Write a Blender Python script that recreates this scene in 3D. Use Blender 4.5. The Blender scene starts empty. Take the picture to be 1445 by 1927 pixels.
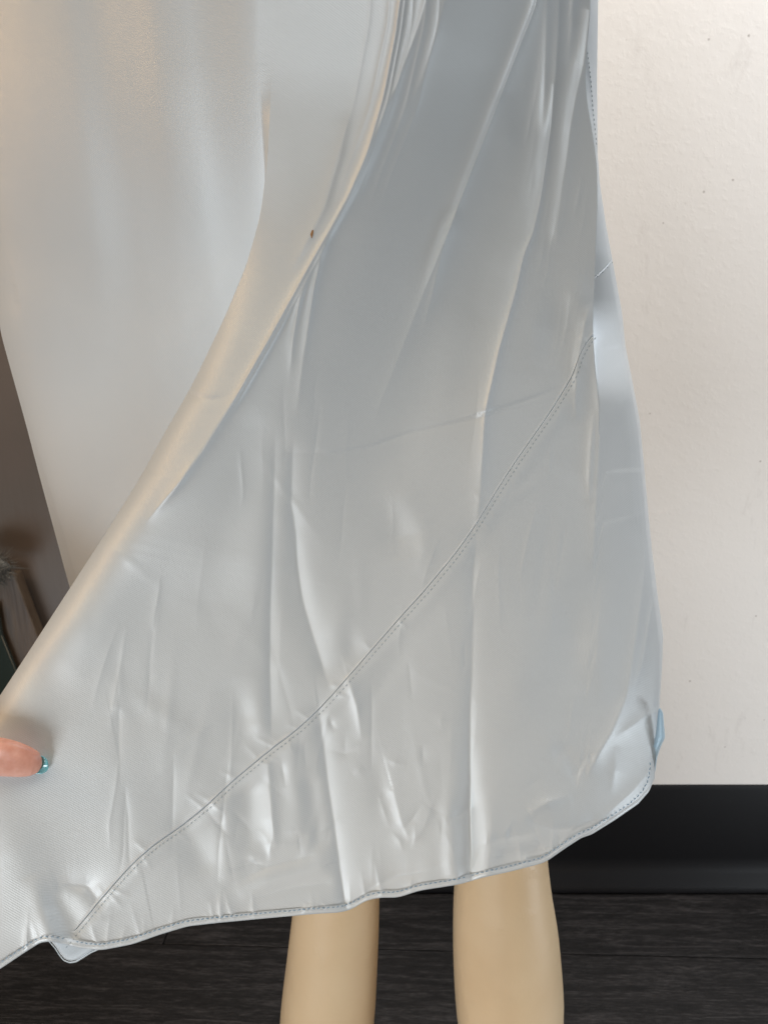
import bpy, math, random
import numpy as np
R_ = math.radians
random.seed(4); rng = np.random.default_rng(4)
scene = bpy.context.scene

# ------------------------------------------------------------------ camera
CAM_H = 0.96; PITCH = R_(15.0); F_PX = 1447.0; CX, CY = 722.5, 963.5
cd = bpy.data.cameras.new("camera"); cam = bpy.data.objects.new("camera", cd)
scene.collection.objects.link(cam); scene.camera = cam
cam.location = (0, 0, CAM_H); cam.rotation_euler = (R_(90) - PITCH, 0, 0)
cd.sensor_fit = 'VERTICAL'; cd.sensor_height = 24.0; cd.lens = 24.0 * F_PX / 1927.0
cd.clip_start = 0.01; cd.clip_end = 100
cd.dof.use_dof = True; cd.dof.focus_distance = 0.54; cd.dof.aperture_fstop = 9.0

# ------------------------------------------------------------------ world and lamps
w = bpy.data.worlds.new("World"); scene.world = w; w.use_nodes = True
w.node_tree.nodes["Background"].inputs[0].default_value = (0.92, 0.66, 0.42, 1)
w.node_tree.nodes["Background"].inputs[1].default_value = 0.02
scene.view_settings.view_transform = 'Standard'; scene.view_settings.look = 'None'
scene.view_settings.exposure = 0.10; scene.view_settings.gamma = 1.0

def area(name, loc, target, sx, sy, power, col):
    l = bpy.data.lights.new(name, 'AREA'); l.shape = 'RECTANGLE'; l.size = sx; l.size_y = sy
    l.energy = power; l.color = col
    o = bpy.data.objects.new(name, l); scene.collection.objects.link(o)
    o.location = loc
    d = np.array(target, float) - np.array(loc, float)
    from mathutils import Vector
    o.rotation_euler = Vector(d).to_track_quat('-Z', 'Y').to_euler()
    return o
area("far_high_fill", (-0.6, -0.9, 4.0), (0.0, 0.5, 0.4), 1.5, 1.5, 30, (1.0, 0.85, 0.68))  # invented overhead lamp, fitted to the cloth's tones; no window is there
area("high_left_fill", (-1.15, -0.30, 2.3), (0.1, 0.5, 0.5), 0.6, 0.6, 4.5, (1.0, 0.92, 0.72))  # added lamp high on the left, warmed to tint the upper skirt; no window
area("low_front_fill", (-0.66, -0.86, 0.34), (0.05, 0.5, 0.4), 0.6, 0.5, 12.5, (0.94, 0.96, 0.98))  # lamp added low in front to lift the lower skirt
area("low_left_fill", (-0.85, -0.25, 0.10), (-0.2, 0.45, 0.30), 0.4, 0.3, 2.4, (0.62, 0.84, 1.0))  # small cool lamp added to blue the cloth near the hand
area("warm_streak_fill", (-1.25, 0.22, 1.6), (0.0, 0.55, 0.9), 0.10, 0.9, 2.6, (1.0, 0.62, 0.25))  # narrow orange lamp added to draw warm streaks on the back panel
area("low_right_fill", (1.20, 0.30, 0.12), (0.3, 0.6, 0.2), 0.4, 0.3, 4.6, (0.86, 0.94, 1.0))  # extra low lamp, put in to cool the right strip and hem
area("side_wall_fill", (1.40, 0.50, 2.0), (0.9, 1.1, 0.6), 0.5, 0.5, 9, (0.70, 0.84, 1.0))  # added bluish lamp aimed at the wall, with no window behind it
area("wall_top_fill", (0.42, 0.62, 2.3), (0.6, 1.0, 0.6), 1.4, 0.3, 21, (1.0, 0.96, 0.92))  # unseen lamp added overhead to brighten the wall behind the skirt
area("low_centre_fill", (0.30, -1.0, 0.15), (0.2, 0.6, 0.25), 0.6, 0.3, 2.2, (1.0, 0.72, 0.45))  # extra warm lamp put in for the mannequin legs
area("warm_left_fill", (-1.35, 0.20, 1.15), (0.0, 0.60, 0.95), 0.35, 0.9, 1.9, (1.0, 0.54, 0.25))  # added orange lamp that warms the back panel and the fold's left edge

# ------------------------------------------------------------------ helpers
SP, CP = math.sin(PITCH), math.cos(PITCH)
def P3(x, y, Y):
    """point at distance Y in front of the camera position seen in direction x, y (photo pixels)"""
    x = np.asarray(x, float); y = np.asarray(y, float); Y = np.asarray(Y, float)
    a = (x - CX) / F_PX; b = -(y - CY) / F_PX
    dy = b * SP + CP; dz = b * CP - SP
    t = Y / dy
    return np.stack(np.broadcast_arrays(a * t, Y, CAM_H + dz * t), -1)
def sstep(a, b, x):
    t = np.clip((np.asarray(x, float) - a) / (b - a), 0, 1); return t * t * (3 - 2 * t)
def curve(pts, smooth=True):
    """x as smooth function of y"""
    p = np.array(pts, float); ys = np.linspace(p[0, 1], p[-1, 1], 1200)
    xs = np.interp(ys, p[:, 1], p[:, 0])
    if smooth:
        k = np.hanning(61); k /= k.sum()
        pad = np.concatenate([2*xs[0]-xs[30:0:-1], xs, 2*xs[-1]-xs[-2:-32:-1]])
        xs = np.convolve(pad, k, 'valid')
    return lambda y: np.interp(y, ys, xs)
def link(o, parent=None):
    scene.collection.objects.link(o)
    if parent is not None: o.parent = parent
    return o
def mesh_obj(name, verts, faces, mat, parent=None, smooth=True):
    me = bpy.data.meshes.new(name)
    me.from_pydata([tuple(v) for v in verts], [], [tuple(f) for f in faces]); me.update()
    if smooth: me.polygons.foreach_set('use_smooth', [True] * len(me.polygons))
    me.materials.append(mat)
    return link(bpy.data.objects.new(name, me), parent)
def grid_obj(name, G, mat, parent=None):
    """G: (rows, cols, 3)"""
    n, m = G.shape[:2]; me = bpy.data.meshes.new(name)
    idx = np.arange(n * m).reshape(n, m)
    q = np.stack([idx[:-1, :-1], idx[1:, :-1], idx[1:, 1:], idx[:-1, 1:]], -1).reshape(-1, 4)
    me.vertices.add(n * m); me.vertices.foreach_set('co', G.reshape(-1).astype(np.float32))
    me.loops.add(q.size); me.loops.foreach_set('vertex_index', q.reshape(-1).astype(np.int32))
    me.polygons.add(len(q)); me.polygons.foreach_set('loop_start', np.arange(0, q.size, 4, dtype=np.int32))
    me.update(calc_edges=True); me.validate()
    me.polygons.foreach_set('use_smooth', np.ones(len(me.polygons), bool))
    me.materials.append(mat)
    return link(bpy.data.objects.new(name, me), parent)
def tag(o, label=None, cat=None, group=None, kind=None):
    if label: o['label'] = label
    if cat: o['category'] = cat
    if group: o['group'] = group
    if kind: o['kind'] = kind
    return o
def empty(name, loc=(0, 0, 0)):
    o = bpy.data.objects.new(name, None); o.location = loc; o.empty_display_size = 0.05
    return link(o)

class Mat:
    def __init__(s, name, base=(.5, .5, .5), rough=.5, **kw):
        s.m = bpy.data.materials.new(name); s.m.use_nodes = True
        s.t = s.m.node_tree; s.b = s.t.nodes['Principled BSDF']
        s.b.inputs['Base Color'].default_value = (*base, 1); s.b.inputs['Roughness'].default_value = rough
        for k, v in kw.items(): s.b.inputs[k.replace('_', ' ')].default_value = v
    def n(s, typ, **kw):
        nd = s.t.nodes.new(typ)
        for k, v in kw.items():
            if hasattr(nd, k) and k not in nd.inputs: setattr(nd, k, v)
            else: nd.inputs[k.replace('_', ' ')].default_value = v
        return nd
    def l(s, a, b): s.t.links.new(a, b)
    def coord(s, scale=(1, 1, 1), rot=(0, 0, 0)):
        c = s.n('ShaderNodeTexCoord'); mp = s.n('ShaderNodeMapping')
        mp.inputs['Scale'].default_value = scale; mp.inputs['Rotation'].default_value = rot
        s.l(c.outputs['Object'], mp.inputs['Vector']); return mp.outputs[0]
    def noise(s, vec, scale, detail=3, rough=.5, dist=0):
        nd = s.n('ShaderNodeTexNoise'); nd.inputs['Scale'].default_value = scale
        nd.inputs['Detail'].default_value = detail; nd.inputs['Roughness'].default_value = rough
        nd.inputs['Distortion'].default_value = dist
        s.l(vec, nd.inputs['Vector']); return nd.outputs['Fac']
    def ramp(s, fac, stops):
        r = s.n('ShaderNodeValToRGB'); e = r.color_ramp.elements
        while len(e) < len(stops): e.new(.5)
        for el, (p, c) in zip(e, stops): el.position = p; el.color = (*c, 1)
        s.l(fac, r.inputs[0]); return r.outputs[0]
    def mix(s, fac, a, b, typ='MIX'):
        m = s.n('ShaderNodeMixRGB'); m.blend_type = typ
        for i, v in enumerate((fac, a, b)):
            if isinstance(v, (int, float)): m.inputs[i].default_value = v
            elif isinstance(v, tuple): m.inputs[i].default_value = (*v, 1)
            else: s.l(v, m.inputs[i])
        return m.outputs[0]
    def bump(s, h, strength, dist, prev=None):
        b = s.n('ShaderNodeBump'); b.inputs['Strength'].default_value = strength; b.inputs['Distance'].default_value = dist
        s.l(h, b.inputs['Height'])
        if prev is not None: s.l(prev, b.inputs['Normal'])
        s.l(b.outputs[0], s.b.inputs['Normal']); return b.outputs[0]

# ------------------------------------------------------------------ materials
def satin(name, base, rough=.45):
    m = Mat(name, base, rough)
    m.b.inputs['Specular IOR Level'].default_value = .6
    m.b.inputs['Metallic'].default_value = .16
    m.b.inputs['Sheen Weight'].default_value = .15
    v = m.coord()
    # fine diagonal twill
    wv = m.n('ShaderNodeTexWave'); wv.wave_type = 'BANDS'; wv.bands_direction = 'X'
    m.l(m.coord(rot=(0, R_(58), 0)), wv.inputs['Vector'])
    wv.inputs['Scale'].default_value = 300; wv.inputs['Distortion'].default_value = .6
    wv.inputs['Detail'].default_value = 1
    fine = m.noise(m.coord(scale=(1, .3, .5)), 1500, 2)
    b = m.bump(wv.outputs['Fac'], .20, .0002)
    b = m.bump(fine, .4, .0002, b)
    soft = m.noise(v, 38, 3, .55)
    b = m.bump(soft, .12, .0016, b)
    m.l(m.mix(.5, base, m.ramp(m.noise(v, 9, 3), [(.3, tuple(c * .95 for c in base)), (.7, tuple(min(1, c * 1.05) for c in base))])), m.b.inputs['Base Color'])
    return m.m
M_SATIN = satin('pale_blue_satin', (.55, .583, .60))
M_INSIDE = satin('satin_wrong_side', (.42, .55, .64), .6)
M_THREAD = Mat('slate_thread', (.20, .29, .37), .7).m
M_THREAD_L = Mat('pale_thread', (.27, .32, .35), .6).m
M_STAIN = Mat('brown_stain', (.30, .15, .05), .6).m

mw = Mat('white_wall_paint', (.74, .72, .69), .55)
v = mw.coord()
b = mw.bump(mw.noise(v, 28, 4, .6), .16, .004)
orange = mw.ramp(mw.noise(v, 150, 2, .5), [(.50, (0, 0, 0)), (.72, (1, 1, 1))])
b = mw.bump(orange, .13, .0009, b)
vo = mw.n('ShaderNodeTexVoronoi'); vo.inputs['Scale'].default_value = 34; mw.l(v, vo.inputs['Vector'])
chip = mw.ramp(vo.outputs['Distance'], [(.03, (1, 1, 1)), (.07, (0, 0, 0))])
gate = mw.ramp(mw.noise(v, 11, 2), [(.48, (0, 0, 0)), (.55, (1, 1, 1))])
chipm = mw.mix(1.0, chip, gate, 'MULTIPLY')
smudge = mw.ramp(mw.noise(mw.coord(scale=(1, 1, .35)), 22, 5, .7), [(.60, (0, 0, 0)), (.78, (1, 1, 1))])
c0 = mw.mix(smudge, (.75, .735, .715), (.64, .62, .60))
mw.l(mw.mix(chipm, c0, (.42, .39, .37)), mw.b.inputs['Base Color'])
M_WALL = mw.m

mb = Mat('black_vinyl_baseboard', (.010, .010, .011), .48)
mb.b.inputs['Specular IOR Level'].default_value = .22
v = mb.coord(); mb.bump(mb.noise(v, 160, 3), .12, .0008)
dust = mb.ramp(mb.noise(v, 330, 2), [(.74, (0, 0, 0)), (.80, (1, 1, 1))])
mb.l(mb.mix(dust, (.005, .005, .006), (.03, .03, .03)), mb.b.inputs['Base Color'])
M_BASE = mb.m

def wood(name, tint):
    m = Mat(name, (.02, .02, .02), .46); m.b.inputs['Specular IOR Level'].default_value = .25
    c = m.n('ShaderNodeTexCoord'); oi = m.n('ShaderNodeObjectInfo')
    mp = m.n('ShaderNodeMapping'); mp.inputs['Scale'].default_value = (1.0, 13, 13)
    ad = m.n('ShaderNodeVectorMath'); ad.operation = 'ADD'
    m.l(c.outputs['Object'], ad.inputs[0])
    cm = m.n('ShaderNodeVectorMath'); cm.operation = 'SCALE'; cm.inputs[3].default_value = 7.3
    co = m.n('ShaderNodeCombineXYZ'); m.l(oi.outputs['Random'], co.inputs[0]); m.l(oi.outputs['Random'], co.inputs[1])
    m.l(co.outputs[0], cm.inputs[0]); m.l(cm.outputs[0], ad.inputs[1]); m.l(ad.outputs[0], mp.inputs[0])
    v = mp.outputs[0]
    n1 = m.noise(v, 5.5, 8, .68, 1.6); n2 = m.noise(v, 60, 6, .7, .5)
    g = m.mix(.5, n1, n2)
    col = m.ramp(g, [(.34, tuple(t * .25 for t in tint)), (.50, tint), (.64, tuple(t * 5.0 for t in tint))])
    m.l(col, m.b.inputs['Base Color'])
    m.bump(g, .55, .0022)
    rr = m.ramp(g, [(.3, (.62,) * 3), (.7, (.40,) * 3)]); m.l(rr, m.b.inputs['Roughness'])
    return m.m
M_WOOD = wood('black_wood_plank', (.0115, .0105, .0105))
M_GAP = Mat('floor_underlay', (.012, .006, .005), .9).m

mm = Mat('beige_mannequin_skin', (.62, .46, .27), .36)
mm.b.inputs['Specular IOR Level'].default_value = .45
v = mm.coord()
b = mm.bump(mm.noise(v, 260, 3, .6), .12, .0010)
gg = mm.ramp(mm.noise(v, 34, 3), [(.50, (0, 0, 0)), (.66, (1, 1, 1))])
sc = mm.mix(1, mm.noise(mm.coord(scale=(1.4, 1.4, .6), rot=(0, R_(38), 0)), 420, 3, .6), gg, 'MULTIPLY')
b = mm.bump(sc, .40, .0012, b)
mm.l(mm.ramp(mm.noise(v, 8, 4), [(.3, (.68, .485, .285)), (.7, (.76, .575, .365))]), mm.b.inputs['Base Color'])
M_MANN = mm.m

ms = Mat('skin', (.72, .33, .24), .42, Subsurface_Weight=.15)
ms.b.inputs['Subsurface Radius'].default_value = (.010, .004, .002)
v = ms.coord()
ms.l(ms.ramp(ms.noise(v, 150, 4, .6), [(.3, (.60, .27, .19)), (.52, (.66, .32, .235)), (.75, (.72, .38, .29))]), ms.b.inputs['Base Color'])
ms.bump(ms.noise(ms.coord(scale=(.5, 1, 1)), 1500, 3), .12, .0003)
M_SKIN = ms.m
M_NAIL = Mat('teal_nail_polish', (.19, .48, .52), .16, Coat_Weight=.6).m

# ------------------------------------------------------------------ the setting
WALL_Y = 1.11
def box(name, x0, x1, y0, y1, z0, z1, mat, parent=None, bevel=0.0, seg=2, loc=None):
    vs = [(x, y, z) for x in (x0, x1) for y in (y0, y1) for z in (z0, z1)]
    fs = [(0, 1, 3, 2), (4, 6, 7, 5), (0, 4, 5, 1), (2, 3, 7, 6), (0, 2, 6, 4), (1, 5, 7, 3)]
    o = mesh_obj(name, vs, fs, mat, parent, smooth=False)
    if bevel:
        md = o.modifiers.new('bevel', 'BEVEL'); md.width = bevel; md.segments = seg
    return o
wall = tag(box('wall', -2.6, 2.6, WALL_Y, WALL_Y + .1, -.02, 3.0, M_WALL), 'off-white painted wall with small chips and scuffs', kind='structure')
prof = [(0, .004), (-.024, .004), (-.0245, .007), (-.021, .016), (-.011, .030), (-.0055, .042), (-.0045, .060), (-.0045, .190), (-.0030, .196), (0, .197)]
vs, fs = [], []
xs = np.linspace(-2.6, 2.6, 60)
for i, x in enumerate(xs):
    for (a, z) in prof: vs.append((x, WALL_Y + a + (.0006 * math.sin(x * 9) if a < 0 else 0), z))
k = len(prof)
for i in range(len(xs) - 1):
    for j in range(k - 1): fs.append((i*k+j, (i+1)*k+j, (i+1)*k+j+1, i*k+j+1))
bbd = tag(mesh_obj('baseboard', vs, fs, M_BASE), 'glossy black vinyl cove baseboard along the foot of the white wall', kind='structure')
md = bbd.modifiers.new('edge', 'EDGE_SPLIT'); md.split_angle = R_(50)
floor = tag(box('floor', -2.6, 2.6, -1.5, WALL_Y + .1, -.06, -.008, M_GAP), 'floor of black wood planks', kind='structure')
ang = R_(-1.7)      # the boards run slightly out of line with the wall
PW = .143
row = 0
y0 = WALL_Y - .012
for row in range(12):
    yc = y0 - PW * (row + .5) 
    x = -2.7 + (row * .53) % 1.0
    while x < 2.6:
        L = 1.18
        cx = x + L / 2
        hw, hl = PW / 2 - .0008, L / 2 - .0008
        vs = [(sx * hl, sy * hw, z) for sx in (-1, 1) for sy in (-1, 1) for z in (-.008, 0)]
        o = mesh_obj('plank', vs, [(0, 1, 3, 2), (4, 6, 7, 5), (0, 4, 5, 1), (2, 3, 7, 6), (0, 2, 6, 4), (1, 5, 7, 3)], M_WOOD, floor, smooth=False)
        md = o.modifiers.new('bevel', 'BEVEL'); md.width = .0012; md.segments = 2
        px, py = cx - .45, yc - y0
        o.location = (.45 + px * math.cos(ang) - py * math.sin(ang), y0 + .004 + px * math.sin(ang) + py * math.cos(ang), .0005 * random.random())
        o.rotation_euler = (0, 0, ang)
        x += L
# things behind the skirt at the far left
def slab(name, pts, Y0, thick, mat, parent=None, bevel=.002):
    a = P3(np.array([p[0] for p in pts]), np.array([p[1] for p in pts]), Y0 if np.ndim(Y0) == 0 else np.array(Y0))
    b_ = a + np.array([0, thick, 0]); n = len(pts)
    fs = [tuple(range(n - 1, -1, -1)), tuple(range(n, 2 * n))] + [(i, (i + 1) % n, n + (i + 1) % n, n + i) for i in range(n)]
    o = mesh_obj(name, list(a) + list(b_), fs, mat, parent, smooth=False)
    bm_ = o.modifiers.new('bevel', 'BEVEL'); bm_.width = bevel; bm_.segments = 2
    return o
md_ = Mat('taupe_door_paint', (.085, .066, .050), .5); v = md_.coord()
md_.bump(md_.noise(md_.coord(scale=(6, 6, .6)), 20, 4), .10, .002)
md_.l(md_.ramp(md_.noise(v, 7, 4), [(.3, (.078, .062, .048)), (.7, (.095, .070, .056))]), md_.b.inputs['Base Color'])
door = tag(empty('cupboard', (-.8, 1.08, 0)), 'dark taupe cupboard standing at the far left behind the skirt', 'cupboard')
box('side_panel', -.60, .46, -.045, .0, .0, 2.2, md_.m, door, .003)
box('plinth', -.60, .455, -.040, .0, -.002, .0, md_.m, door)
mbw = Mat('brown_board_wood', (.065, .042, .024), .5); mbw.bump(mbw.noise(mbw.coord(scale=(12, 12, 1)), 20, 5), .2, .002)
mbw.l(mbw.ramp(mbw.noise(mbw.coord(scale=(9, 9, 1)), 14, 5), [(.3, (.045, .026, .014)), (.7, (.085, .055, .032))]), mbw.b.inputs['Base Color'])
tag(slab('wooden_board', [(-160, 1060), (28, 1082), (78, 1215), (85, 1260), (85, 1761), (-160, 1761)], .999, .022, mbw.m), 'brown wooden board leaning in the shade behind the skirt', 'board')
mgl = Mat('smoky_glass', (.018, .024, .020), .12)
gp = tag(slab('glass_sheet', [(-160, 1130), (-6, 1140), (4, 1196), (36, 1276), (60, 1350), (60, 1773), (-160, 1773)], .986, .006, mgl.m, None, .001), 'dark green glass sheet leaning against the brown wooden board', 'glass sheet')
mfr = Mat('grey_fur', (.16, .145, .125), .85)
mfr.l(mfr.ramp(mfr.noise(mfr.coord(), 120, 3), [(.3, (.035, .03, .025)), (.7, (.13, .12, .10))]), mfr.b.inputs['Base Color'])
ct = P3(-26., 1072., .965)[()]; vs, fs = [], []
for i in range(1800):
    d = rng.normal(size=3); d /= np.linalg.norm(d); rr_ = np.array([.036, .028, .024])
    p0 = ct + d * rr_ * rng.uniform(.5, .95); p1 = p0 + (d + rng.normal(0, .75, 3)) * rng.uniform(.004, .010) + np.array([0, 0, -.002])
    sd_ = np.cross(d, rng.normal(size=3)); sd_ /= np.linalg.norm(sd_); sd_ *= .0006
    k0 = len(vs); vs += [p0 - sd_, p0 + sd_, p1]; fs.append((k0, k0 + 1, k0 + 2))
fur = tag(empty('fluffy_duster', (0, 0, 0)), 'grey fluffy bundle resting on the brown board at the left edge', 'duster')
mesh_obj('fibres', vs, fs, mfr.m, fur)['kind'] = 'stuff'
th = np.linspace(0, 2 * np.pi, 24, endpoint=False); ph = np.linspace(-np.pi / 2, np.pi / 2, 14); vs = []
for a_ in ph:
    for b_ in th:
        k_ = .80 + .10 * math.sin(5 * b_ + 3 * a_)
        vs.append(ct + np.array([.036 * math.cos(a_) * math.cos(b_), .028 * math.cos(a_) * math.sin(b_), .024 * math.sin(a_)]) * k_)
mesh_obj('core', vs, [(i*24+j, i*24+(j+1) % 24, (i+1)*24+(j+1) % 24, (i+1)*24+j) for i in range(13) for j in range(24)], mfr.m, fur)

# ------------------------------------------------------------------ the dress: outline curves (photo pixels)
TOP = -330.0
Lp = curve([(522, -150), (518, 0), (513, 130), (503, 300), (492, 400), (464, 500), (422, 600), (362, 725), (310, 815), (264, 900), (195, 1010), (130, 1110), (60, 1218), (0, 1310), (-60, 1400), (-105, 1500), (-125, 1650), (-130, 1900)])
Fp = curve([(1112, -150), (1111, 0), (1109, 43), (1104, 89), (1101, 140), (1104, 192), (1111, 228), (1118, 274), (1123, 317), (1124, 381), (1119, 515), (1115, 619), (1119, 688), (1128, 767), (1127, 861), (1121, 1000), (1110, 1200), (1095, 1400), (1068, 1593)])
Rp = curve([(1126, -150), (1125, 0), (1123, 140), (1124, 289), (1128, 345), (1139, 420), (1151, 485), (1170, 590), (1176, 650), (1190, 722), (1203, 791), (1212, 885), (1217, 940), (1226, 1034), (1236, 1116), (1247, 1194), (1245, 1256), (1240, 1334), (1236, 1390), (1233, 1435)], False)
Ap = curve([(-60, -150), (-45, 200), (-14, 450), (0, 620), (25, 710), (50, 800), (76, 900), (133, 1110), (190, 1300), (260, 1500), (330, 1700), (345, 1900)])
HEM = np.array([(-130, 1900), (0, 1824), (40, 1797), (79, 1772), (100, 1772), (120, 1776), (155, 1785), (191, 1788), (249, 1777), (300, 1759), (353, 1743), (415, 1736), (500, 1728), (600, 1719), (640, 1717), (662, 1711), (690, 1694), (715, 1689), (749, 1689), (788, 1676), (865, 1664), (909, 1651), (960, 1640), (1025, 1623), (1045, 1609), (1068, 1593)], float)
HEM_R = np.array([(1068, 1593), (1093, 1577), (1113, 1570), (1155, 1544), (1200, 1513), (1221, 1489), (1231, 1464), (1233, 1435)], float)
SEAM = np.array([(120, 1777), (160, 1729), (205, 1675), (250, 1625), (290, 1590), (345, 1552), (390, 1515), (440, 1468), (500, 1418), (560, 1372), (600, 1335), (650, 1280), (700, 1222), (750, 1165), (800, 1110), (850, 1050), (890, 995), (930, 930), (965, 875), (1000, 825), (1035, 775), (1060, 735), (1078, 705), (1088, 672), (1100, 648), (1113, 632)], float)
def smooth_poly(p, n, k=3, s=1.0):
    d = np.concatenate([[0], np.cumsum(np.hypot(*np.diff(p, axis=0).T))]); t = np.linspace(0, d[-1], n)
    q = np.stack([np.interp(t, d, p[:, 0]), np.interp(t, d, p[:, 1])], 1)
    kk = max(3, int(n * .03) | 1); ker = np.hanning(kk + 2)[1:-1]; ker /= ker.sum(); h = kk // 2
    out = q.copy()
    for c in (0, 1):
        pad = np.concatenate([2*q[0, c]-q[h:0:-1, c], q[:, c], 2*q[-1, c]-q[-2:-h-2:-1, c]])
        out[:, c] = np.convolve(pad, ker, 'valid')
    return out

# ------------------------------------------------------------------ relief of the cloth
PX = .00036                                  # metres per photo pixel at the cloth
def poly_dist(X, Y, pts):
    """signed distance (positive to the right of a path running down the picture) and path parameter"""
    best = np.full(X.shape, 1e9); sd = np.zeros(X.shape); tt = np.zeros(X.shape)
    p = np.array(pts, float); seg = np.hypot(*np.diff(p, axis=0).T); cum = np.concatenate([[0], np.cumsum(seg)]); tot = cum[-1]
    for i in range(len(p) - 1):
        a, b = p[i], p[i + 1]; d = b - a; L2 = d @ d
        t = np.clip(((X - a[0]) * d[0] + (Y - a[1]) * d[1]) / L2, 0, 1)
        ex = X - (a[0] + t * d[0]); ey = Y - (a[1] + t * d[1]); dd = np.hypot(ex, ey)
        cr = ex * d[1] - ey * d[0]
        m = dd < best
        best = np.where(m, dd, best); sd = np.where(m, np.sign(cr) * dd, sd); tt = np.where(m, (cum[i] + t * seg[i]) / tot, tt)
    return sd, tt
# (kind, path, amplitudes along the path, width left, width right, crest radius)
FEAT = []
def ridge(path, amp, wl, wr, e=2.5): FEAT.append(('r', path, amp, wl, wr, e))
def swell(path, amp, wl, wr): FEAT.append(('g', path, amp, wl, wr, 0))
def step(path, amp, w, fade): FEAT.append(('s', path, amp, w, fade, 0))
#FEATURES_BEGIN
# long pull folds, top centre to lower left
ridge([(760, -60), (745, 60), (722, 180), (690, 290), (655, 370), (622, 430), (590, 485), (560, 540), (505, 640), (445, 745), (380, 850), (320, 935), (255, 1010)], [5, 5, 6, 6, 7, 8, 8, 9, 10, 11, 11, 8, 0], 26, 16, 2.5)
ridge([(815, -60), (790, 40), (755, 140), (712, 240), (675, 330), (640, 400)], [4, 5, 6, 6, 4, 0], 14, 16, 2)
ridge([(850, -60), (825, 60), (790, 160), (748, 250)], [3, 4, 3, 0], 14, 20, 3)
ridge([(626, 430), (606, 480), (590, 540), (580, 600), (568, 700), (555, 800)], [0, 5, 5, 4, 3, 0], 10, 14, 2)
ridge([(590, 500), (566, 560), (550, 640), (545, 730)], [0, 4, 3, 0], 9, 9, 2)
ridge([(660, 200), (640, 290), (610, 390), (575, 460), (540, 530)], [0, 3, 4, 4, 0], 18, 10, 4)
swell([(430, 770), (350, 900), (250, 1040), (150, 1180), (60, 1290)], [2, 10, 14, 14, 0], 40, 55)
ridge([(375, 850), (340, 905), (310, 940), (270, 990)], [0, 3, 3, 0], 6, 6, 1.5)
swell([(470, 430), (420, 600), (330, 800), (180, 1040), (40, 1260)], [0, 5, 8, 8, 0], 45, 45)
for dx, am in ((0, 2.6), (10, 2.0)):
    ridge([(760 + dx, -60), (745 + dx, 60), (722 + dx, 180), (690 + dx, 290), (655 + dx * .6, 370), (622 + dx * .6, 430), (590 + dx, 485), (560 + dx, 540), (505 + dx, 640), (445 + dx, 745), (400 + dx, 820)], [am, am, am, am, am, am, am, am, am, am, 0], 4, 4, 1.2)
for x0, x1, am in ((735, 650, 1.2), (780, 690, 1.4), (805, 715, 1.2), (830, 735, 1.0), (700, 622, .7)):
    ridge([(x0, -60), (x0 - 5, 40), ((x0 + x1) / 2 + 4, 200), (x1, 330), (x1 - 26, 410)], [am, am, am, am * .7, 0], 5, 5, 1.4)
ridge([(606, 480), (592, 540), (583, 600), (572, 680)], [0, 2.2, 2, 0], 4, 5, 1.2)
ridge([(582, 520), (562, 570), (552, 640), (546, 700)], [0, 2, 1.6, 0], 4, 5, 1.2)
# right-hand pull fold: broad face turned left, sharp crest
ridge([(1020, -60), (1008, 10), (965, 120), (925, 225), (880, 340), (850, 420), (825, 480), (790, 570), (755, 660), (715, 760), (690, 850)], [7, 7, 7, 7, 7, 7, 7, 6, 4, 2, 0], 15, 45, 1.6)
FEAT.append(('w', [(860, -150), (820, -40), (790, 40), (750, 130), (705, 240), (660, 340), (622, 430), (575, 530), (530, 640), (490, 760), (450, 900), (410, 1060), (380, 1200)], [85, 85, 85, 84, 82, 80, 78, 72, 62, 48, 30, 12, 0], 900, 235, 85))
ridge([(1020, -60), (1008, 10), (965, 120), (925, 225), (880, 340), (850, 420), (825, 480), (790, 570)], [2.6, 2.6, 2.6, 2.8, 3.0, 3.0, 2.4, 0], 5, 6, 1.2)
ridge([(1042, 160), (1036, 240), (1026, 310), (1016, 380), (1002, 440), (985, 480), (972, 540), (955, 600), (938, 660), (925, 720), (912, 778), (908, 850), (903, 930)], [1, 2, 2, 2, 2, 3, 3, 3, 3, 3.5, 3, 2, 0], 4, 4, 1.2)
ridge([(868, 385), (846, 430), (828, 490), (812, 560), (790, 640)], [0, 5, 5, 3, 0], 9, 16, 2)
# streaks right of it
ridge([(1052, -60), (1050, 40), (1045, 140), (1036, 240), (1026, 310), (1016, 380), (1002, 440), (985, 480), (972, 540), (955, 600), (938, 660), (925, 720), (912, 778), (908, 850), (903, 930), (895, 1010), (890, 1080)], [5, 6, 6, 6, 7, 6, 7, 7, 8, 8, 8, 8, 9, 9, 6, 3, 0], 22, 14, 2.2)
ridge([(1030, -60), (1028, 60), (1024, 180), (1018, 260)], [3, 4, 4, 0], 10, 12, 3)
ridge([(1080, -60), (1076, 50), (1068, 130)], [4, 4, 0], 12, 12, 3)
ridge([(1110, 20), (1098, 120), (1084, 180), (1074, 235), (1066, 300), (1058, 350), (1048, 430), (1040, 490)], [6, 7, 8, 8, 7, 6, 4, 0], 18, 26, 2.2)
swell([(950, 170), (952, 260), (940, 350)], [0, 5, 0], 20, 20)
swell([(1018, 430), (1012, 540), (1000, 640), (985, 720)], [0, 5, 6, 0], 30, 26)
swell([(1066, 480), (1090, 560), (1104, 620)], [0, 8, 0], 24, 22)
ridge([(1114, 560), (1100, 610), (1090, 660), (1084, 700), (1082, 760), (1086, 810)], [0, 5, 6, 4, 4, 0], 10, 12, 2)
swell([(1050, 540), (1042, 620), (1020, 700)], [0, -7, 0], 26, 26)
swell([(930, 480), (900, 600), (860, 740)], [0, -6, 0], 28, 40)
swell([(870, 420), (800, 620), (740, 760)], [0, -8, 0], 30, 60)
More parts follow.
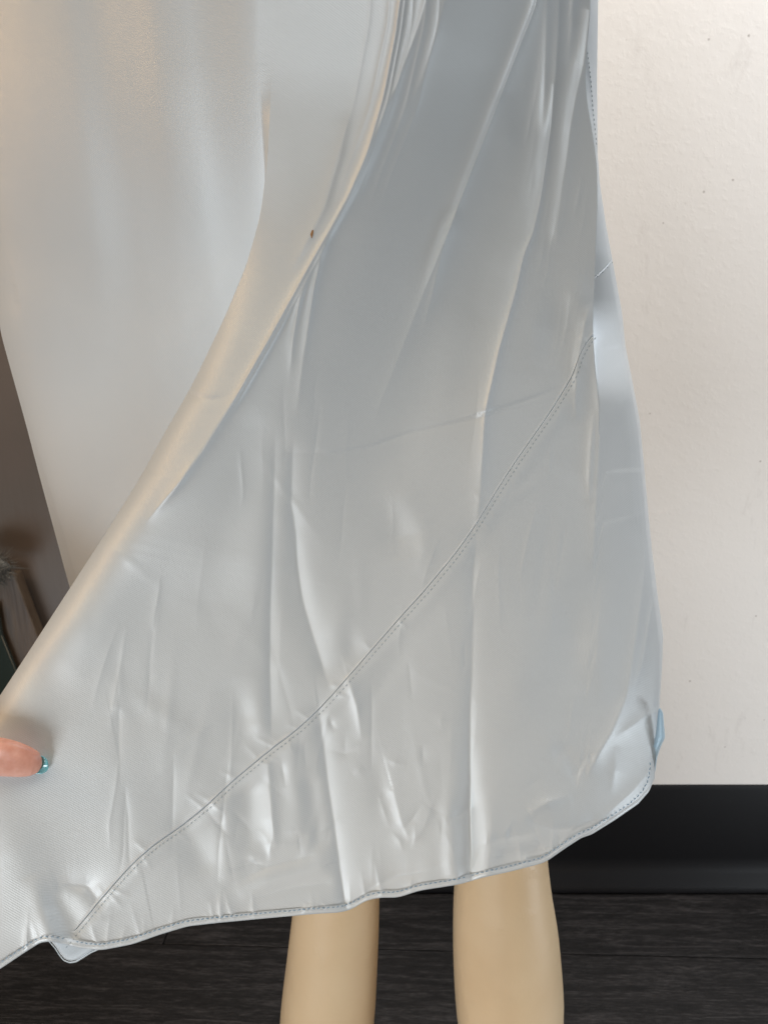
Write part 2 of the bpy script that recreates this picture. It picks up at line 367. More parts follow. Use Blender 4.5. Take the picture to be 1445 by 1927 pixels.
swell([(880, 560), (840, 680), (820, 800)], [0, 5, 0], 30, 26)
# press creases
step([(555, 852), (620, 852), (700, 838), (770, 812), (850, 796), (908, 782)], [-0.0, -1.7600000000000002, -2.08, -2.08, -2.08, -1.7600000000000002], 2.2, 60)
step([(912, 775), (950, 765), (1000, 748), (1060, 725)], [-2.0, -2.0, -1.7600000000000002, -0.0], 2.2, 40)
step([(350, 735), (372, 745), (400, 750), (440, 742)], [-1.6, -1.7600000000000002, -1.2000000000000002, -0.0], 2.5, 26)
step([(268, 885), (290, 893), (330, 892)], [1.6, 1.6, 0], 2.5, 20)
step([(1118, 655), (1150, 655), (1180, 648)], [0, 1.6, 2.4], 2.5, 30)
step([(1120, 893), (1160, 886), (1212, 884)], [0, 2.2, 2.4], 2.5, 30)
step([(1095, 985), (1130, 988), (1216, 962)], [0, 1.5, 1.5], 2.5, 26)
ridge([(540, 852), (620, 853), (700, 839), (770, 813), (850, 797), (908, 783)], [-.7, -1.0, -1.1, -1.1, -1.0, -.8], 5, 5, 1.2)
ridge([(912, 776), (950, 766), (1000, 749), (1062, 724)], [-1.0, -1.0, -.7, 0], 5, 5, 1.2)
ridge([(352, 735), (372, 746), (400, 751), (436, 742)], [-1.6, -1.6, -1.0, 0], 4, 4, 1.2)
# middle: vertical press lines and soft dents
ridge([(556, 800), (550, 860), (548, 950), (556, 1000), (560, 1060), (570, 1130), (590, 1200), (612, 1270), (628, 1310)], [0, -4, -5, -6, -7, -6, -5, -5, 0], 16, 24, 2)
ridge([(520, 780), (516, 900), (513, 1020), (509, 1140), (508, 1260), (510, 1350), (512, 1420)], [0, -3, -4, -4.5, -4.5, -4, 0], 12, 18, 1.8)
swell([(540, 960), (545, 1100), (590, 1250)], [0, -6, 0], 22, 18)
swell([(500, 760), (470, 900), (430, 1020), (400, 1180)], [0, -9, -8, 0], 40, 40)
swell([(640, 1080), (640, 1180), (655, 1240)], [0, 5, 0], 24, 20)
swell([(650, 1160), (662, 1215), (672, 1260)], [0, -6, 0], 16, 16)
swell([(735, 930), (745, 1010), (760, 1060)], [0, -6, 0], 22, 26)
swell([(720, 870), (760, 940), (800, 1000)], [0, 5, 0], 24, 24)
swell([(790, 960), (800, 1030), (790, 1090)], [0, 4, 0], 12, 16)
swell([(430, 1270), (455, 1350), (450, 1440)], [0, -6, 0], 24, 24)
swell([(480, 1260), (490, 1360)], [0, 5], 18, 18)
swell([(200, 1320), (290, 1400), (380, 1480), (440, 1510)], [0, 3, 4, 0], 40, 34)
swell([(270, 1330), (330, 1380), (420, 1440)], [0, 3, 0], 34, 34)
ridge([(230, 1250), (222, 1330)], [0, 2], 10, 10, 3)
# below the seam
ridge([(600, 1340), (608, 1400), (618, 1480), (630, 1560), (640, 1640), (650, 1700), (655, 1722)], [-3, -5, -5, -5, -6, -8, -7], 14, 24, 1.8)
ridge([(656, 1280), (672, 1330), (682, 1400)], [4, 5, 0], 10, 16, 2)
ridge([(895, 1010), (890, 1080), (890, 1160), (888, 1250), (884, 1340), (884, 1440), (884, 1520), (886, 1600), (884, 1650)], [-4, -5, -4, -4, -6, -9, -12, -12, -8], 16, 20, 1.8)
swell([(850, 1440), (846, 1540), (856, 1640)], [0, 7, 7], 14, 14)
swell([(918, 1460), (920, 1560), (912, 1640)], [0, 6, 6], 16, 20)
ridge([(740, 1490), (755, 1545), (775, 1590)], [2, 3.2, 0], 8, 30, 2)
ridge([(825, 1480), (800, 1550), (775, 1592)], [0, 2, 0], 22, 9, 2)
ridge([(385, 1700), (440, 1660), (500, 1632), (560, 1616), (610, 1605)], [0, -2, -3, -3, 0], 16, 16, 4)
swell([(440, 1690), (500, 1655), (600, 1630)], [0, 5, 4], 14, 22)
ridge([(430, 1725), (480, 1690), (540, 1672), (610, 1662), (640, 1664)], [0, -1.5, -2, -2, 0], 12, 14, 4)
ridge([(665, 1705), (700, 1670), (745, 1648), (800, 1640), (850, 1620)], [-1, -2.5, -3, -2, 0], 12, 14, 3)
ridge([(900, 1592), (935, 1580), (990, 1570), (1020, 1566)], [0, -2.5, -2.5, 0], 9, 12, 3)
ridge([(985, 1530), (1000, 1545), (1040, 1560), (1090, 1556), (1130, 1535), (1180, 1500)], [0, -2.5, -3.5, -3.5, -2, 0], 12, 13, 3)
ridge([(1080, 1495), (1030, 1510), (990, 1530)], [0, 5, 0], 12, 14, 2.5)
swell([(950, 1610), (1010, 1600)], [-5, -5], 16, 10)
ridge([(505, 1440), (512, 1540), (520, 1610)], [3, 5, 0], 16, 12, 2.5)
swell([(470, 1500), (480, 1580)], [-6, -6], 20, 20)
swell([(420, 1520), (430, 1640)], [5, 3], 18, 18)
swell([(550, 1420), (560, 1560)], [6, 5], 20, 16)
swell([(585, 1480), (600, 1580)], [-5, -5], 14, 14)
swell([(350, 1560), (380, 1620)], [-5, -5], 22, 22)
swell([(700, 1400), (720, 1500), (730, 1560)], [0, -5, 0], 18, 16)
swell([(1000, 1150), (975, 1280), (960, 1400)], [0, 7, 0], 36, 36)
swell([(1085, 1080), (1075, 1200), (1070, 1320)], [0, -9, 0], 30, 26)
swell([(1140, 1080), (1120, 1240), (1150, 1330)], [0, 7, 0], 20, 30)
swell([(1060, 1420), (1085, 1450)], [-5, -5], 14, 14)
# lower left by the hand
ridge([(150, 1655), (110, 1660), (95, 1668)], [0, 0, 0], 8, 8, 2)
ridge([(95, 1672), (130, 1662), (165, 1668), (182, 1690), (190, 1740)], [0, -4, -6, -4, 0], 12, 20, 3)
swell([(110, 1700), (140, 1740)], [-10, -8], 26, 26)
swell([(60, 1640), (80, 1700), (95, 1765)], [0, 8, 12], 18, 18)
swell([(-40, 1480), (30, 1600), (60, 1720)], [0, 8, 6], 40, 40)
swell([(230, 1450), (260, 1600)], [7, 8], 70, 60)
swell([(60, 1350), (20, 1280)], [5, 5], 30, 30)
# right-hand side
ridge([(1116, 560), (1116, 630), (1120, 690), (1128, 767), (1127, 861), (1121, 960), (1116, 1040), (1110, 1110)], [0, 5, 9, 12, 11, 8, 4, 0], 20, 26, 2.2)
ridge([(1118, 760), (1112, 830), (1108, 900), (1108, 960)], [0, 4, 4, 0], 8, 8, 2)
ridge([(1217, 1000), (1212, 1080), (1204, 1150), (1192, 1230), (1180, 1310), (1150, 1380), (1125, 1420), (1095, 1480)], [4, 10, 12, 11, 10, 9, 7, 0], 20, 16, 2)
ridge([(1232, 1110), (1222, 1170), (1208, 1250), (1185, 1320)], [7, 9, 6, 0], 8, 8, 1.6)
ridge([(1240, 1338), (1210, 1350), (1180, 1372), (1150, 1396)], [4, 4, 4, 0], 10, 14, 2)
ridge([(1160, 1400), (1156, 1450), (1150, 1500)], [0, 4, 0], 10, 10, 3)
ridge([(1224, 1450), (1190, 1490), (1150, 1525), (1110, 1545)], [5, 6, 5, 0], 14, 9, 2)
# fine press creases and puckers
fr = np.random.default_rng(11)
for i in range(70):
    x = fr.uniform(180, 1130); y = fr.uniform(620, 1600)
    if x + (y - 600) * .62 < 560: continue
    L = fr.uniform(60, 260); dx = fr.normal(-.04, .10) * L; a_ = fr.uniform(.35, 1.1) * fr.choice([-1, 1, 1])
    ridge([(x, y), (x + dx * .4 + fr.normal(0, 2), y + L * .35), (x + dx * .8 + fr.normal(0, 3), y + L * .7), (x + dx, y + L)], [0, a_, a_ * .8, 0], fr.uniform(3, 9), fr.uniform(3, 9), 1.2)
for i in range(26):
    x = fr.uniform(980, 1110); y = fr.uniform(-80, 640); L = fr.uniform(70, 220); a_ = fr.uniform(.3, .9)
    ridge([(x + .10 * L, y), (x + .04 * L, y + L * .5), (x - .08 * L, y + L)], [0, a_, 0], fr.uniform(3, 7), fr.uniform(3, 7), 1.2)
for i in range(44):
    t_ = fr.uniform(.03, .97); k_ = t_ * (len(SEAM) - 1); j_ = int(k_); q_ = SEAM[j_] + (SEAM[min(j_ + 1, len(SEAM) - 1)] - SEAM[j_]) * (k_ - j_)
    L = fr.uniform(14, 46); an_ = fr.normal(.75, .35); d_ = np.array([math.cos(an_), math.sin(an_)]); a_ = fr.uniform(.4, 1.2)
    sg = fr.choice([1, 1, -1])
    pts_ = [tuple(q_ + d_ * 4 * sg), tuple(q_ + d_ * (4 + L * .5) * sg), tuple(q_ + d_ * (4 + L) * sg)]
    if sg < 0: pts_ = pts_[::-1]
    ridge(pts_, [a_, a_ * .8, 0] if sg > 0 else [0, a_ * .8, a_], 4, 5, 1.2)
swell([tuple(p_ + np.array([12, 12])) for p_ in SEAM[::-1]], [2.6] * len(SEAM), 9, 12)
for i in range(60):
    x = fr.uniform(330, 1120); y = fr.uniform(1330, 1640)
    if y > np.interp(x, HEM[:, 0], HEM[:, 1]) - 30 or y < np.interp(x, SEAM[:, 0], SEAM[:, 1]) + 15: continue
    an_ = fr.choice([fr.normal(1.5, .25), fr.normal(.35, .3), fr.normal(2.6, .3)], p=[.5, .25, .25]); L = fr.uniform(25, 90)
    d_ = np.array([math.cos(an_), math.sin(an_)]) * L / 2; n_ = np.array([-d_[1], d_[0]]) * fr.normal(0, .12)
    a_ = fr.uniform(.5, 1.7) * fr.choice([-1, -1, 1]); q_ = np.array([x, y])
    ridge([tuple(q_ - d_), tuple(q_ + n_), tuple(q_ + d_)], [0, a_, 0], fr.uniform(4, 14), fr.uniform(4, 14), 1.5)
for i in range(34):
    x = fr.uniform(-40, 1060); y = np.interp(x, HEM[:, 0], HEM[:, 1]); L = fr.uniform(20, 90); a_ = fr.uniform(.6, 1.8)
    ridge([(x + fr.normal(0, .25) * L, y - L), (x, y - 10)], [0, a_], 4, 6, 1.2)
#FEATURES_END
def relief(X, Y):
    H = np.zeros(X.shape)
    for kind, path, amp, a, b, e in FEAT:
        p = np.array(path, float)
        rad = (1.1 if kind == 'w' else 4.5) * max(a, b) if kind != 's' else max(60, 3 * b)
        m = (X > p[:, 0].min() - rad) & (X < p[:, 0].max() + rad) & (Y > p[:, 1].min() - rad) & (Y < p[:, 1].max() + rad)
        if not m.any(): continue
        ap = np.array(amp, float)
        if kind != 's' and len(p) > 2:                                # round the path off
            p = smooth_poly(p, 6 * len(p)); ap = None
        sd, t = poly_dist(X[m], Y[m], p)
        if ap is None:
            q = np.array(path, float); seg = np.hypot(*np.diff(q, axis=0).T); cum = np.concatenate([[0], np.cumsum(seg)]) / seg.sum()
        else:
            seg = np.hypot(*np.diff(p, axis=0).T); cum = np.concatenate([[0], np.cumsum(seg)]) / seg.sum()
        tf = np.linspace(0, 1, 201); af = np.interp(tf, cum, amp)
        k_ = np.hanning(25); k_ /= k_.sum(); af = np.convolve(np.pad(af, 12, mode='edge'), k_, 'valid')
        if amp[0] == 0: af *= sstep(0, .12, tf)
        if amp[-1] == 0: af *= sstep(0, .12, 1 - tf)
        A = np.interp(t, tf, af)
        # smooth the amplitude law
        if kind == 'r':
            ww = np.where(sd < 0, a, b); r = np.sqrt(sd * sd + e * e) - e
            H[m] += 1.15 * A * np.exp(-r / ww)
        elif kind == 'w':
            ww = np.where(sd < 0, a, b) ; u_ = np.clip((np.sqrt(sd * sd + e * e) - e) / ww, 0, 1); H[m] += A * ((1 - u_) ** 2 * (1 + .6 * u_))
        elif kind == 'g':
            ww = np.where(sd < 0, a, b); H[m] += .62 * A * np.exp(-(sd / (1.25 * ww)) ** 2)
        else:
            H[m] += .4 * A * np.tanh(-sd / (a * 1.3)) * np.exp(-np.abs(sd) / b)
    return H
# small random crumples, stronger towards the hem
CR = []
for i in range(60):
    x = rng.uniform(150, 1150); y = rng.uniform(900, 1680)
    an = rng.normal(1.45, .5); L = rng.uniform(30, 110)
    CR.append((x, y, an, L, rng.uniform(7, 20), rng.normal(0, .7)))
def crumple(X, Y):
    H = np.zeros(X.shape)
    for x, y, an, L, wd, A in CR:
        m = (abs(X - x) < 2.6 * L) & (abs(Y - y) < 2.6 * L)
        dx, dy = X[m] - x, Y[m] - y; c, s = math.cos(an), math.sin(an)
        H[m] += A * np.exp(-((dx * c + dy * s) / L) ** 2 - ((-dx * s + dy * c) / wd) ** 2)
    return H
def Y_front(X, Y):
    """distance of the front of the skirt, metres"""
    v = np.clip((Y + 150) / 1850, 0, 1.1)
    base = .500 + .050 * np.sin(np.clip(v / .42, 0, 1) * np.pi / 2) ** 1.0 - .125 * np.clip(v - .15, 0, 1) ** 1.7 / .85 ** 1.7
    s = np.clip((X - 760) / 380, 0, 1.4); base = base + .030 * s ** 2.2 * (1 - .4 * v) * sstep(350, 900, Y)
    s2 = np.clip((760 - X) / 800, 0, 1.3); base = base - .040 * s2 ** 1.4 * sstep(-.05, .75, v)
    d = np.clip(X - Lp(Y), 0, None) * .85
    g = sstep(220, 760, Y)
    base = base + (.0005 + .0155 * g) * np.exp(-d / (46 - 20 * g))      # the fold rolls back at its left edge
    return base
def front_Y(X, Y): return Y_front(X, Y) - PX * (relief(X, Y) + crumple(X, Y))

# ------------------------------------------------------------------ cloth grid
NCOL = 620
NU, NL = 570, 300
SC = smooth_poly(SEAM, 400); HC = smooth_poly(HEM, 500); HR = smooth_poly(HEM_R, 120)
seam_y = lambda x: np.interp(x, SC[:, 0], SC[:, 1])
CL = np.array([-7, -5, -3.5, -2.4, -1.6, -.9, 0, .9, 1.6, 2.4, 3.5, 5, 7], float)      # px across the seam
CLP = np.array([0, .2, .5, .7, .6, -.3, -2.3, -1.0, .0, .2, .1, .0, 0])                # relief across the seam
HMO = np.array([-16, -13.5, -12, -11, -10, -9, -7, -5, -3, -1.5, -.4, 0], float)        # px above the hem edge
HMP = np.array([0, .1, 0, -.5, -.8, -.3, .3, .5, .45, .2, -.2, -.7])
def coons(Lf, Rf, yl0, yl1, yr0, yr1, B, nu):
    us = np.linspace(0, 1, nu)
    bd = np.concatenate([[0], np.cumsum(np.hypot(*np.diff(B, axis=0).T))]); bd /= bd[-1]
    bx = np.interp(us, bd, B[:, 0]); by = np.interp(us, bd, B[:, 1])
    def f(v):                     # v: (rows, nu)
        u = us[None, :] + 0 * v
        ly = yl0 + v * (yl1 - yl0); ry = yr0 + v * (yr1 - yr0)
        lx = Lf(ly); rx = Rf(ry)
        x = (1 - u) * lx + u * rx; y = (1 - u) * ly + u * ry
        ex = bx - ((1 - us) * Lf(yl1) + us * Rf(yr1)); ey = by - ((1 - us) * yl1 + us * yr1)
        k = v ** 3
        return x + k * ex, y + k * ey
    return f
fC = coons(Lp, Fp, TOP, 1900, TOP, 1593, HC, NCOL)
def rows_for(f, nu, vs):
    length = 2080.0
    hem0 = 1 + HMO[0] / length
    up = np.linspace(0, 1, NU)[:, None] * (vs + CL[0] * 1.4 / length)[None, :]
    mid = vs[None, :] + (CL[1:-1] * 1.4 / length)[:, None]
    lo0 = vs + CL[-1] * 1.4 / length; lo1 = 1 + (HMO[0] - 2) / length
    lo = lo0[None, :] + np.linspace(0, 1, NL)[:, None] * (lo1 - lo0)[None, :]
    he = 1 + (HMO / length)[:, None] + 0 * vs[None, :]
    V = np.concatenate([up, mid, lo, he])
    prof = np.zeros(len(V)); iseam = NU - 1 + 6
    prof[NU - 1:NU - 1 + 13] = CLP
    hp = np.zeros(len(V)); hp[-len(HMO):] = HMP
    return V, prof, hp, iseam
# where each column of the front meets the seam
vv = np.linspace(0, 1, 1500)[:, None] + np.zeros((1, NCOL))
gx, gy = fC(vv)
below = gy - np.where(gx < 120, 1e4, np.interp(gx, SC[:, 0], SC[:, 1]))
vs = np.array([vv[np.argmax(below[:, j] > 0), j] if (below[:, j] > 0).any() else 2.0 for j in range(NCOL)])
lim = 1 - 28 / 2080.
amp_seam = np.where(vs < lim, 1.0, 0.0)
vs = np.minimum(vs, lim)
ker = np.hanning(9); ker /= ker.sum(); vs = np.convolve(np.pad(vs, 4, mode='edge'), ker, 'valid')
amp_seam = np.convolve(np.pad(amp_seam, 4, mode='edge'), ker, 'valid')
V, prof, hp, ISEAM = rows_for(fC, NCOL, vs)
xC, yC = fC(V)
YC = front_Y(xC, yC) - PX * (prof[:, None] * amp_seam[None, :] + hp[:, None])
v1 = V[:, :1]
# left rear panel A and the hidden return B
nA, nB = 120, 26
vA = V[:, 0]
yl = TOP + vA * (1900 - TOP)
yA = yl - 420 * sstep(.65, 1, vA)
a_y = np.interp(yl, [-150, 100, 400, 720, 1110, 1500, 1900], [-36, -30, 12, 110, 270, 500, 660])
k = np.hanning(41); k /= k.sum(); a_y = np.convolve(np.pad(a_y, 20, mode='edge'), k, 'valid')
gap = .075 * sstep(120, 1150, yl)
uA = np.linspace(0, 1, nA)[None, :]
xL = Ap(yA)[:, None]; xR = (Lp(yl) + a_y)[:, None]
xA = xL + (xR - xL) * uA; yyA = yA[:, None] + 0 * xA
FEAT_MAIN = FEAT
FEAT_A = []
def rA(path, amp, wl, wr): FEAT_A.append(('g', path, amp, wl, wr, 0))
rA([(60, -150), (90, 100), (140, 400), (180, 800)], [9, 9, 7, 0], 60, 60)
rA([(170, -150), (215, 150), (250, 400), (270, 700)], [-6, -6, -5, 0], 40, 40)
rA([(285, -150), (325, 200), (370, 400), (400, 600)], [7, 7, 6, 0], 34, 40)
rA([(400, -150), (420, 200), (430, 450)], [-8, -8, -4], 60, 60)
for x0_ in (24, 118, 205, 268, 330, 448):
    FEAT_A.append(('r', [(x0_, -150), (x0_ + 22, 120), (x0_ + 60, 420), (x0_ + 92, 800)], [1.6, 1.8, 1.3, 0], 40, 26, 16))
rA([(40, 600), (90, 850), (150, 1090)], [7, 7, 7], 26, 60)
rA([(180, 500), (240, 800), (250, 1000)], [0, -6, -6], 50, 50)
FEAT_A.append(('r', [(8, 640), (32, 720), (60, 810), (98, 930), (145, 1092), (160, 1150)], [0, 2.2, 3, 4, 4, 4], 3, 30, 1.0))
FEAT_A.append(('s', [(20, 700), (60, 850), (118, 1052), (140, 1062)], [0, 1.5, 1.5, 0], 1.5, 10, 0))
FEAT = FEAT_A; relA = relief(xA, yyA); FEAT = FEAT_MAIN
edgeY = YC[:, :1]
behind = lambda x, y, Y: np.where((x > Lp(y)) & (y > 620), np.maximum(Y, Y_front(x, y) + .03 * sstep(0, 60, x - Lp(y)) + .0), Y)
rollA = .012 * np.exp(-(xA - xL) / 18.0)
ker_ = np.hanning(61); ker_ /= ker_.sum()
YA0 = np.convolve(np.pad(edgeY[:, 0], 30, mode='edge'), ker_, 'valid')[:, None] + gap[:, None] + .0014
YA = YA0 + .065 * (1 - uA) ** 1.15 + rollA - PX * relA * (1 - uA ** 6)
YA = behind(xA, yyA, YA)
tB = np.linspace(0, 1, nB + 2)[1:-1][None, :]
yB = yyA[:, -1:] * (1 - tB ** 3) + yC[:, :1] * tB ** 3
xB = xA[:, -1:] * (1 - tB) + xC[:, :1] * tB
dB = tB ** 1.0
YB = YA[:, -1:] * (1 - dB) + YC[:, :1] * dB + (.010 * sstep(300, 900, yl)[:, None]) * np.sin(np.pi * tB)
YB = behind(xB, yB, YB)
# right return D and side strip E
nE, nD = 70, 14
yF = TOP + vA * (1593 - TOP)
def b_of(y): return np.interp(y, [-150, 300, 600, 720, 800, 1593], [26, 24, 22, 6, -14, -14])
vseamE = np.linspace((545 - TOP) / (1593 - TOP), (487 - TOP) / (1435 - TOP), nE)
VE, profE, hpE, _ = rows_for(None, nE, vseamE)
EL = lambda y: Fp(y) - b_of(y)
HR2 = HR.copy(); HR2[0, 0] += 14; HR2[0, 1] -= 9
HR2 = np.concatenate([HR2[:1], HR[HR[:, 0] > HR2[0, 0] + 2]])
fE = coons(EL, Rp, TOP, HR2[0, 1], TOP, 1435, HR2, nE)
xE, yE = fE(VE)
gapD = .030 * (1 - sstep(560, 760, yE))
uE = np.linspace(0, 1, nE)[None, :] + 0 * yE
bulge = .020 * uE ** 2 + .018 * np.clip((uE - .85) / .15, 0, 1) ** 2 * sstep(300, 900, yE) * .6
mE = np.where(yE < 620, .0, 1.0)
relE = relief(xE, yE)
FEAT = [('r', [(1103, 89), (1111, 151), (1116, 214), (1123, 283), (1127, 320)], [1, 3, 3, 3, 1], 3, 14, .8),
        ('r', [(1091, 159), (1103, 192), (1110, 228), (1118, 274)], [4, 5, 5, 3], 12, 6, 2.0),
        ('g', [(1130, 480), (1150, 620), (1165, 800), (1160, 960)], [3, -5, -7, 0], 18, 18, 0),
        ('g', [(1150, 700), (1185, 820), (1195, 960)], [0, 4, 4], 12, 16, 0)]
relE2 = relief(xE, yE); FEAT = FEAT_MAIN
YE = Y_front(xE, yE) + gapD + bulge - PX * (relE * sstep(520, 720, yE) + relE2 + profE[:, None] * .8 + hpE[:, None])
tD = np.linspace(0, 1, nD + 2)[1:-1][None, :]
sD = tD
xD = xC[:, -1:] * (1 - sD) + xE[:, :1] * sD; yD = yC[:, -1:] * (1 - sD) + yE[:, :1] * sD
YD = YC[:, -1:] * (1 - sD) + YE[:, :1] * sD
X = np.concatenate([xA, xB, xC, xD, xE], 1); Yp = np.concatenate([yyA, yB, yC, yD, yE], 1); YY = np.concatenate([YA, YB, YC, YD, YE], 1)
# rolled hem: the edge turns under and runs back up inside
def curl(X, Yp, YY):
    rx, ry, rd = [], [], []
    for up, dep in ((.3, 1.0), (-1.2, 1.8), (-6, 2.4), (-13, 2.6)):
        rx.append(X[-1]); ry.append(Yp[-1] + up); rd.append(YY[-1] + dep * PX)
    return np.vstack([X, rx]), np.vstack([Yp, ry]), np.vstack([YY, rd])
X, Yp, YY = curl(X, Yp, YY)
G = P3(X, Yp, YY)
dress = tag(empty('dress', (.15, .5, .35)), 'long pale blue satin dress skirt held out to the left', 'dress')
def keep(o):      # parent without moving
    o.location = (-dress.location[0], -dress.location[1], -dress.location[2]); return o
dress.location = (0, 0, 0)
grid_obj('upper_panel', G[:ISEAM + 1], M_SATIN, dress)
lb = grid_obj('lower_band', G[ISEAM:], M_SATIN, dress)
lb['label'] = 'flared satin band below the diagonal seam, with a rolled hem'

# stitching ---------------------------------------------------------
def surf(x, y, lift=0.0):
    return P3(x, y, front_Y(np.atleast_1d(x), np.atleast_1d(y)) - lift)
def resample(p, stepv):
    d = np.concatenate([[0], np.cumsum(np.hypot(*np.diff(p, axis=0).T))]); n = int(d[-1] / stepv)
    t = np.linspace(0, d[-1], n); return np.stack([np.interp(t, d, p[:, 0]), np.interp(t, d, p[:, 1])], 1), t
def dashes(path, off, period, frac, wpx, lift, depthf, slant=0.0, jit=.5):
    q, t = resample(path, period)
    tg = np.gradient(q, axis=0); tg /= np.hypot(tg[:, 0], tg[:, 1])[:, None]
    nr = np.stack([-tg[:, 1], tg[:, 0]], 1)
    q = q + nr * off + rng.normal(0, jit * .3, q.shape)
    vs, fs = [], []
    for i in range(len(q)):
        d = tg[i] + nr[i] * slant * (1 if i % 2 else -1); d = d / np.hypot(*d); n = np.array([-d[1], d[0]])
        hl = period * frac / 2; b = len(vs)
        pts = []
        for (a, c, h) in ((-1, 0, -.5), (-.6, -1, 0), (-.6, 1, 0), (-.5, 0, .8), (.5, 0, .8), (.6, -1, 0), (.6, 1, 0), (1, 0, -.5)):
            pts.append((*(q[i] + d * hl * a + n * wpx * .5 * c), h))
        pts = np.array(pts)
        Yd = depthf(np.full(8, q[i, 0]), np.full(8, q[i, 1])) - lift - pts[:, 2] * wpx * .5 * PX
        vs += list(P3(pts[:, 0], pts[:, 1], Yd))
        fs += [(b, b+1, b+3), (b, b+3, b+2), (b+1, b+5, b+4, b+3), (b+3, b+4, b+6, b+2), (b+5, b+7, b+4), (b+4, b+7, b+6)]
    return vs, fs
# seam: path runs from the hem up to the right; the stitches lie just below it
vs_, fs_ = dashes(SC, 8.0, 9.2, .62, 1.5, .00015, front_Y)
o = mesh_obj('seam_stitching', vs_, fs_, M_THREAD_L, dress); o['kind'] = 'stuff'
HS = np.concatenate([HC, HR[2:-8]])
inv_x = np.concatenate([X[-5 - 1, nA + nB:]])
def hemY(x, y):
    # depth of the finished hem row nearest in x
    xs_ = X[-11, nA + nB:]; ys_ = YY[-11, nA + nB:]; o_ = np.argsort(xs_)
    return np.interp(x, xs_[o_], ys_[o_])
HSf = smooth_poly(np.stack([X[-5, nA+nB:], Yp[-5, nA+nB:]], 1)[::3], 700)
HSf = HSf[(HSf[:, 0] > -60)]
vs_, fs_ = dashes(HSf, -10.0, 9.0, .70, 1.9, .0003, hemY, slant=.25)
o = mesh_obj('hem_stitching', vs_, fs_, M_THREAD, dress); o['kind'] = 'stuff'

def E_Y(x, y):
    out = []
    for a_, b_ in zip(x, y):
        k_ = np.argmin((xE - a_) ** 2 + (yE - b_) ** 2); out.append(YE.flat[k_])
    return np.array(out)
va, fa = dashes(np.array([(1122., 519.), (1136., 506.), (1149., 493.)]), 2.5, 7.5, .62, 1.6, .0003, E_Y)
vb, fb = dashes(np.array([(1105., 100.), (1111., 151.), (1116., 214.), (1122., 270.)]), 0.0, 8.5, .6, 1.3, .0003, E_Y)
o = mesh_obj('side_seam_stitching', va + vb, fa + [tuple(i + len(va) for i in f) for f in fb], M_THREAD_L, dress); o['kind'] = 'stuff'

# part of the rear hem showing below the front, lower left
def patch(name, rows, mat, parent):
    return grid_obj(name, np.array(rows), mat, parent)
c = np.array([(70, 1755), (92, 1772), (104, 1786), (112, 1799), (121, 1809), (132, 1813), (145, 1811), (158, 1803), (172, 1794), (190, 1786)], float)
c = smooth_poly(c, 60)
rows = []
for k_, (dy, dd) in enumerate([(-40, 0), (-26, .001), (-12, .0015), (-7, .0012), (-6, .0018), (-4.5, .0008), (-2, .0006), (-.5, .001), (0, .0018), (-3, .003)]):
    cen = np.array([130., 1770.]); s_ = 1 + dy / 60.0
    q = cen + (c - cen) * max(.15, s_)
    if k_ == 0: q = np.stack([c[:, 0], np.full(len(c), 1735.)], 1)
    rows.append(P3(q[:, 0], q[:, 1], float(Y_front(np.array([130.]), np.array([1775.]))[0]) + .009 + dd))
fl = patch('rear_hem_fold', rows, M_SATIN, dress)
# turned-up corner at the right end of the hem, showing the inside
t = np.linspace(0, 1, 40)[:, None]
outer = smooth_poly(np.array([(1241, 1332), (1247, 1340), (1249, 1365), (1251, 1388), (1243, 1404), (1236, 1425), (1233, 1448), (1228, 1470)], float), 40)
inner = smooth_poly(np.array([(1238, 1336), (1236, 1355), (1234, 1375), (1230, 1400), (1226, 1418), (1222, 1436), (1219, 1450), (1217, 1465)], float), 40)
rows = []
yb = float(Y_front(np.array([1200.]), np.array([1400.]))[0])
for s_, dd in ((0, .012), (.25, .014), (.5, .0145), (.75, .012), (.82, .010), (.9, .0085), (.97, .009), (1.0, .0105)):
    q = inner * (1 - s_) + outer * s_
    rows.append(P3(q[:, 0], q[:, 1], yb + dd + .004))
cn = patch('turned_hem_corner', rows, M_INSIDE, dress); cn['label'] = 'small turned-out corner of the hem showing its darker blue inside'
# brown mark
q = np.array([(586, 448), (584, 441), (587, 433), (590, 433), (589, 441), (587, 448)], float)
Ym = front_Y(q[:, 0], q[:, 1]) - .0004
mesh_obj('stain', list(P3(q[:, 0], q[:, 1], Ym)), [(0, 5, 4, 1), (1, 4, 3, 2)], M_STAIN, dress)['label'] = 'small brown stain on the satin'

